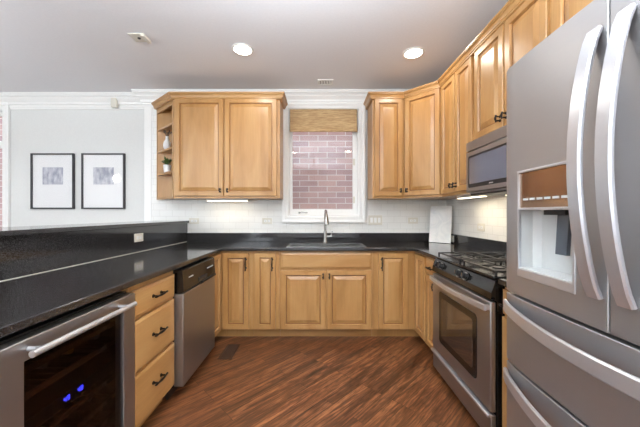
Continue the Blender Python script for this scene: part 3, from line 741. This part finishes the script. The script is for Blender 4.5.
vhandle(dl, .422, 1.015, 1.765); vhandle(dr, .505, 1.015, 1.765)
def hhandle(par, z):
    n = 24; pts = []
    for i in range(n+1):
        t = i/n; x = .012+(FW-.024)*t; pts.append((x, bul(x)-.004-.060*math.sin(PI*t)**.8, z-.012*math.sin(PI*t)))
    MB().tube(pts, 0, side=(0, 0, 1), a=.025, b=.007).build('handle', 'steelh', par, smooth=True)
hhandle(d1, .862); hhandle(d2, .572)
# dispenser
x0, x1, z0, z1 = HO; yb = .07
bz = MB()
bz.slab([x0-.002, x0+.008, x1-.008, x1+.002], [z0-.002, z0+.03, 1.262, 1.272, z1-.008, z1+.002], lambda u, v: not (x0+.008 < u < x1-.008 and (z0+.03 < v < 1.262 or 1.272 < v < z1-.008)), 0, .05, lambda u, v, w: (u, (bul(u)-.003) if w == 0 else -.0 + .004, v))
bz.build('dispenser_bezel', 'steelh', dl, bevel=.002)
MB().slab(rng(x0+.008, x1-.008, 6), [1.272, z1-.008], lambda u, v: True, 0, .05, lambda u, v, w: (u, (bul(u)+.004) if w == 0 else w, v)).build('display_panel', 'display', dl); dp = bpy.data.objects[-1] if False else [c for c in dl.children if c.name.startswith('display_panel')][0]
for k in range(6): MB().box(x0+.03+.036*k, bul(x0+.03+.036*k)-.0005, 1.300, x0+.053+.036*k, .0, 1.308).build('display_icon', 'greyplastic', dp)
# curved recess
pr = [(x0+.009, 0.0), (x0+.009, .045), (x0+.03, .066), (x0+.07, .072), (x1-.07, .072), (x1-.03, .066), (x1-.009, .045), (x1-.009, 0.0)]
m = MB(); m.loops([[(x, y, z) for x, y in pr] for z in (z0+.0335, 1.2615)], cap=False, closed=False); m.build('recess', 'greyplastic', dl, smooth=True)
MB().slab(rng(x0+.008, x1-.008, 4), [z0+.02, z0+.034], lambda u, v: True, 0, .075, lambda u, v, w: (u, (bul(u)+.0) if w == 0 else w, v)).build('drip_tray', 'greyplastic', dl)
m = MB(); m.box(.20, .012, 1.245, .29, .06, 1.262); m.build('nozzle', 'blackmatte', dl)
m = MB(); m.loops([[(.240, .028, 1.245), (.285, .028, 1.245), (.285, .040, 1.245), (.240, .040, 1.245)], [(.240, .020, 1.11), (.285, .020, 1.11), (.285, .032, 1.11), (.240, .032, 1.11)]])
m.build('paddle', simple('paddle grey', srgb(84, 90, 98), .25, .5), dl)
m = MB()
for x in (.06, FW-.06): m.box(x-.03, .03, 1.859, x+.03, .12, 1.885)
m.build('hinge_cover', 'greyplastic', fg, bevel=.004)

# ------------------------------------------------------------------ pictures on the dining wall
def picture(cx, label, seed, px):
    t = thing('framed_picture', label, 'picture', (cx, 3.488, 1.305)); w, h = .525, .68
    MB().slab([-w/2, -w/2+.017, w/2-.017, w/2], [0, .017, h-.017, h], lambda u, v: not (abs(u) < w/2-.017 and .017 < v < h-.017), -.028, 0, xz).build('frame', 'bone', t, bevel=.002)
    MB().box(-w/2+.015, -.012, .015, w/2-.015, -.006, h-.015).build('mat_board', 'mat', t)
    MB().box(px-.125, -.0135, .30, px+.125, -.0121, .51).build('print', photo_mat(seed), t)
    MB().box(-w/2+.016, -.020, .016, w/2-.016, -.018, h-.016).build('glass', 'glass', t)
picture(-3.245, 'black framed small grey-blue print in wide white mat, left of the pair on the wall', 1.3, 0)
picture(-2.625, 'black framed print with glare on its glass, right of the pair on the wall', 5.1, 0)
t = thing('motion_sensor', 'small white motion sensor mounted high on the dining wall', 'sensor', (-2.46, 3.488, 2.60))
MB().box(-.012, -.03, -.01, .012, 0, .05).build('bracket', 'plate', t); MB().box(-.035, -.075, -.07, .03, -.03, .045).build('housing', 'plate', t, bevel=.01)

# ------------------------------------------------------------------ shelf ornaments
t = thing('flower_vase', 'white ceramic vase with dark dried twigs on the second open shelf from the top', 'vase', (-1.763, 3.318, Z+.575))
MB().lathe((0, 0, 0), [(.024, 0), (.036, .02), (.042, .055), (.036, .09), (.018, .125), (.015, .15), (.018, .16)]).build('vase_body', 'ceramic', t, smooth=True)
m = MB()
for i in range(9):
    a = i*2.4; r = .03+.01*(i % 3); m.tube([(0, 0, .15), (r*.5*math.cos(a), r*.5*math.sin(a), .19), (r*math.cos(a), r*math.sin(a), .215+.008*(i % 2))], [.002, .002, .006], seg=6)
m.build('twigs', 'twig', t)
t = thing('potted_plant', 'small green plant in a white pot on the lowest open shelf board', 'plant', (-1.763, 3.318, Z+.310))
MB().lathe((0, 0, 0), [(.030, 0), (.034, .01), (.042, .085), (.040, .09), (.036, .085)]).build('pot', 'ceramic', t, smooth=True)
m = MB()
for i in range(44):
    a = i*2.4; el = .3+.9*random.random(); L_ = .042+.045*random.random(); c = Vector((0, 0, .088)); d = Vector((math.cos(a)*math.cos(el), math.sin(a)*math.cos(el), math.sin(el)*1.4))
    sd = Vector((-math.sin(a), math.cos(a), 0))*.010; p0 = c+d*L_*.35; p1 = c+d*L_*.75; p2 = c+d*L_*1.1
    V = [m.bm.verts.new(q) for q in (p0, p1+sd, p2, p1-sd)]; m.bm.faces.new(V)
    m.tube([c, p0], .0015, seg=5)
m.build('leaves', 'leaf', t)

# ------------------------------------------------------------------ ceiling fixtures and lamps
def downlight(x, y, label, power=5):
    t = thing('recessed_light', label, 'ceiling light', (x, y, CZ), 0, 'recessed ceiling downlights')
    m = MB(); n = 32
    R = [[(r*math.cos(2*PI*k/n), r*math.sin(2*PI*k/n), z) for k in range(n)] for r, z in ((.098, -.001), (.096, -.006), (.078, -.008), (.074, -.001))]
    m.loops(R+[R[0]], cap=False); m.build('trim_ring', 'white', t, smooth=True)
    MB().cyl((0, 0, -.001), (0, 0, -.004), .0745, seg=32).build('lens', 'lens', t)
    a = area('downlight', (x, y, CZ-.012), (0, 0, 0), .14, .14, power, (1, .93, .83), 'DISK')
downlight(-.665, 2.51, 'round recessed ceiling light, left of the two in view')
downlight(.863, 2.565, 'round recessed ceiling light, right of the two in view')
downlight(-.6, .25, 'round recessed ceiling light above the middle of the kitchen, left side')
downlight(.7, .35, 'round recessed ceiling light above the middle of the kitchen, right side')
t = thing('ceiling_sensor', 'small square white plate with a dark centre dot on the ceiling', 'sensor', (-1.465, 2.335, CZ))
MB().box(-.065, -.055, -.008, .065, .055, 0).build('cover_plate', 'plate', t, bevel=.003); MB().box(.035, -.055, -.022, .065, .055, -.008).build('side_ridge', 'plate', t, bevel=.004)
MB().cyl((-.005, 0, -.008), (-.005, 0, -.012), .012).build('dot', 'slot', t)
t = thing('ceiling_vent', 'small white slotted air vent in the ceiling near the sink window', 'vent', (.08, 3.13, CZ))
MB().slab([-.085, -.07, .07, .085], [-.06, -.045, .045, .06], lambda u, v: not (abs(u) < .07 and abs(v) < .045), -.008, 0).build('frame', 'white', t)
MB().box(-.07, -.045, -.002, .07, .045, 0).build('backing', 'slot', t)
m = MB()
for k in range(8): m.box(-.066+.0175*k, -.045, -.007, -.056+.0175*k, .045, -.002)
m.build('slats', 'white', t)
t = thing('under_cabinet_light', 'slim lit light bar under the large wall cabinet', 'light', (-1.03, 3.24, UZ0))
MB().box(-.235, -.03, -.022, .235, .03, -.001).build('housing', 'white', t, bevel=.003); MB().box(-.225, -.025, -.0255, .225, .025, -.0225).build('lens', 'barlens', t)
area('under_cabinet_glow', (-1.03, 3.24, UZ0-.028), (0, 0, 0), .44, .045, .3, (1, .85, .62))
t = thing('under_cabinet_light', 'slim lit light bar under the tall cabinet left of the microwave', 'light', (1.36, 2.52, UZ0), RR)
MB().box(-.2, -.03, -.022, .2, .03, -.001).build('housing', 'white', t, bevel=.003); MB().box(-.19, -.025, -.0255, .19, .025, -.0225).build('lens', 'barlens', t)
area('under_cabinet_glow', (1.36, 2.52, UZ0-.028), (0, 0, 0), .045, .36, 1.2, (1, .85, .62))
# pendant over the dining table, seen only mirrored in the picture glass
t = thing('pendant_light', 'dining pendant with three frosted globes', 'light', (-4.45, .3, 2.08))
m = MB(); m.cyl((0, 0, .1), (0, 0, CZ-2.08), .008); m.cyl((-.3, 0, .1), (.3, 0, .1), .01); m.build('stem', 'bronze', t)
for x in (-.26, 0, .26): MB().lathe((x, 0, -.02), [(.01, -.09), (.06, -.07), (.09, 0), (.06, .07), (.03, .10)]).build('globe', 'globe', t, smooth=True)

for (x, y, z), w in zip(UPL, ('above the middle of the kitchen floor', 'behind the camera in the kitchen', 'over the dining side', 'at the rear of the dining side')):  # invented bowls that give the added uplights a body
    t = thing('added_bowl_pendant', 'unseen frosted bowl pendant added as an uplight, hanging %s' % w, 'ceiling light', (x, y, z-.07))
    MB().loops([[(r_*math.cos(2*PI*k/24), r_*math.sin(2*PI*k/24), zz) for k in range(24)] for r_, zz in ((.02, 0), (.12, .012), (.18, .045), (.20, .07), (.195, .07), (.175, .05), (.12, .02), (.02, .008))]).build('bowl', 'plate', t, smooth=True)
    MB().cyl((0, 0, .008), (0, 0, CZ-z+.07), .006).build('stem', 'bronze', t)
# ------------------------------------------------------------------ floor vent
t = thing('floor_vent', 'dark brown slotted floor register in front of the left corner cabinet', 'vent', (-.80, 2.57, 0))
MB().slab([-.06, -.045, .045, .06], [-.14, -.12, .12, .14], lambda u, v: not (abs(u) < .045 and abs(v) < .12), 0.001, .006).build('frame', 'vent', t)
MB().box(-.045, -.12, .0005, .045, .12, .002).build('backing', 'blackmatte', t)
m = MB()
for k in range(14): m.box(-.045, -.118+.017*k, .002, .045, -.109+.017*k, .0055)
m.build('slats', 'vent', t)
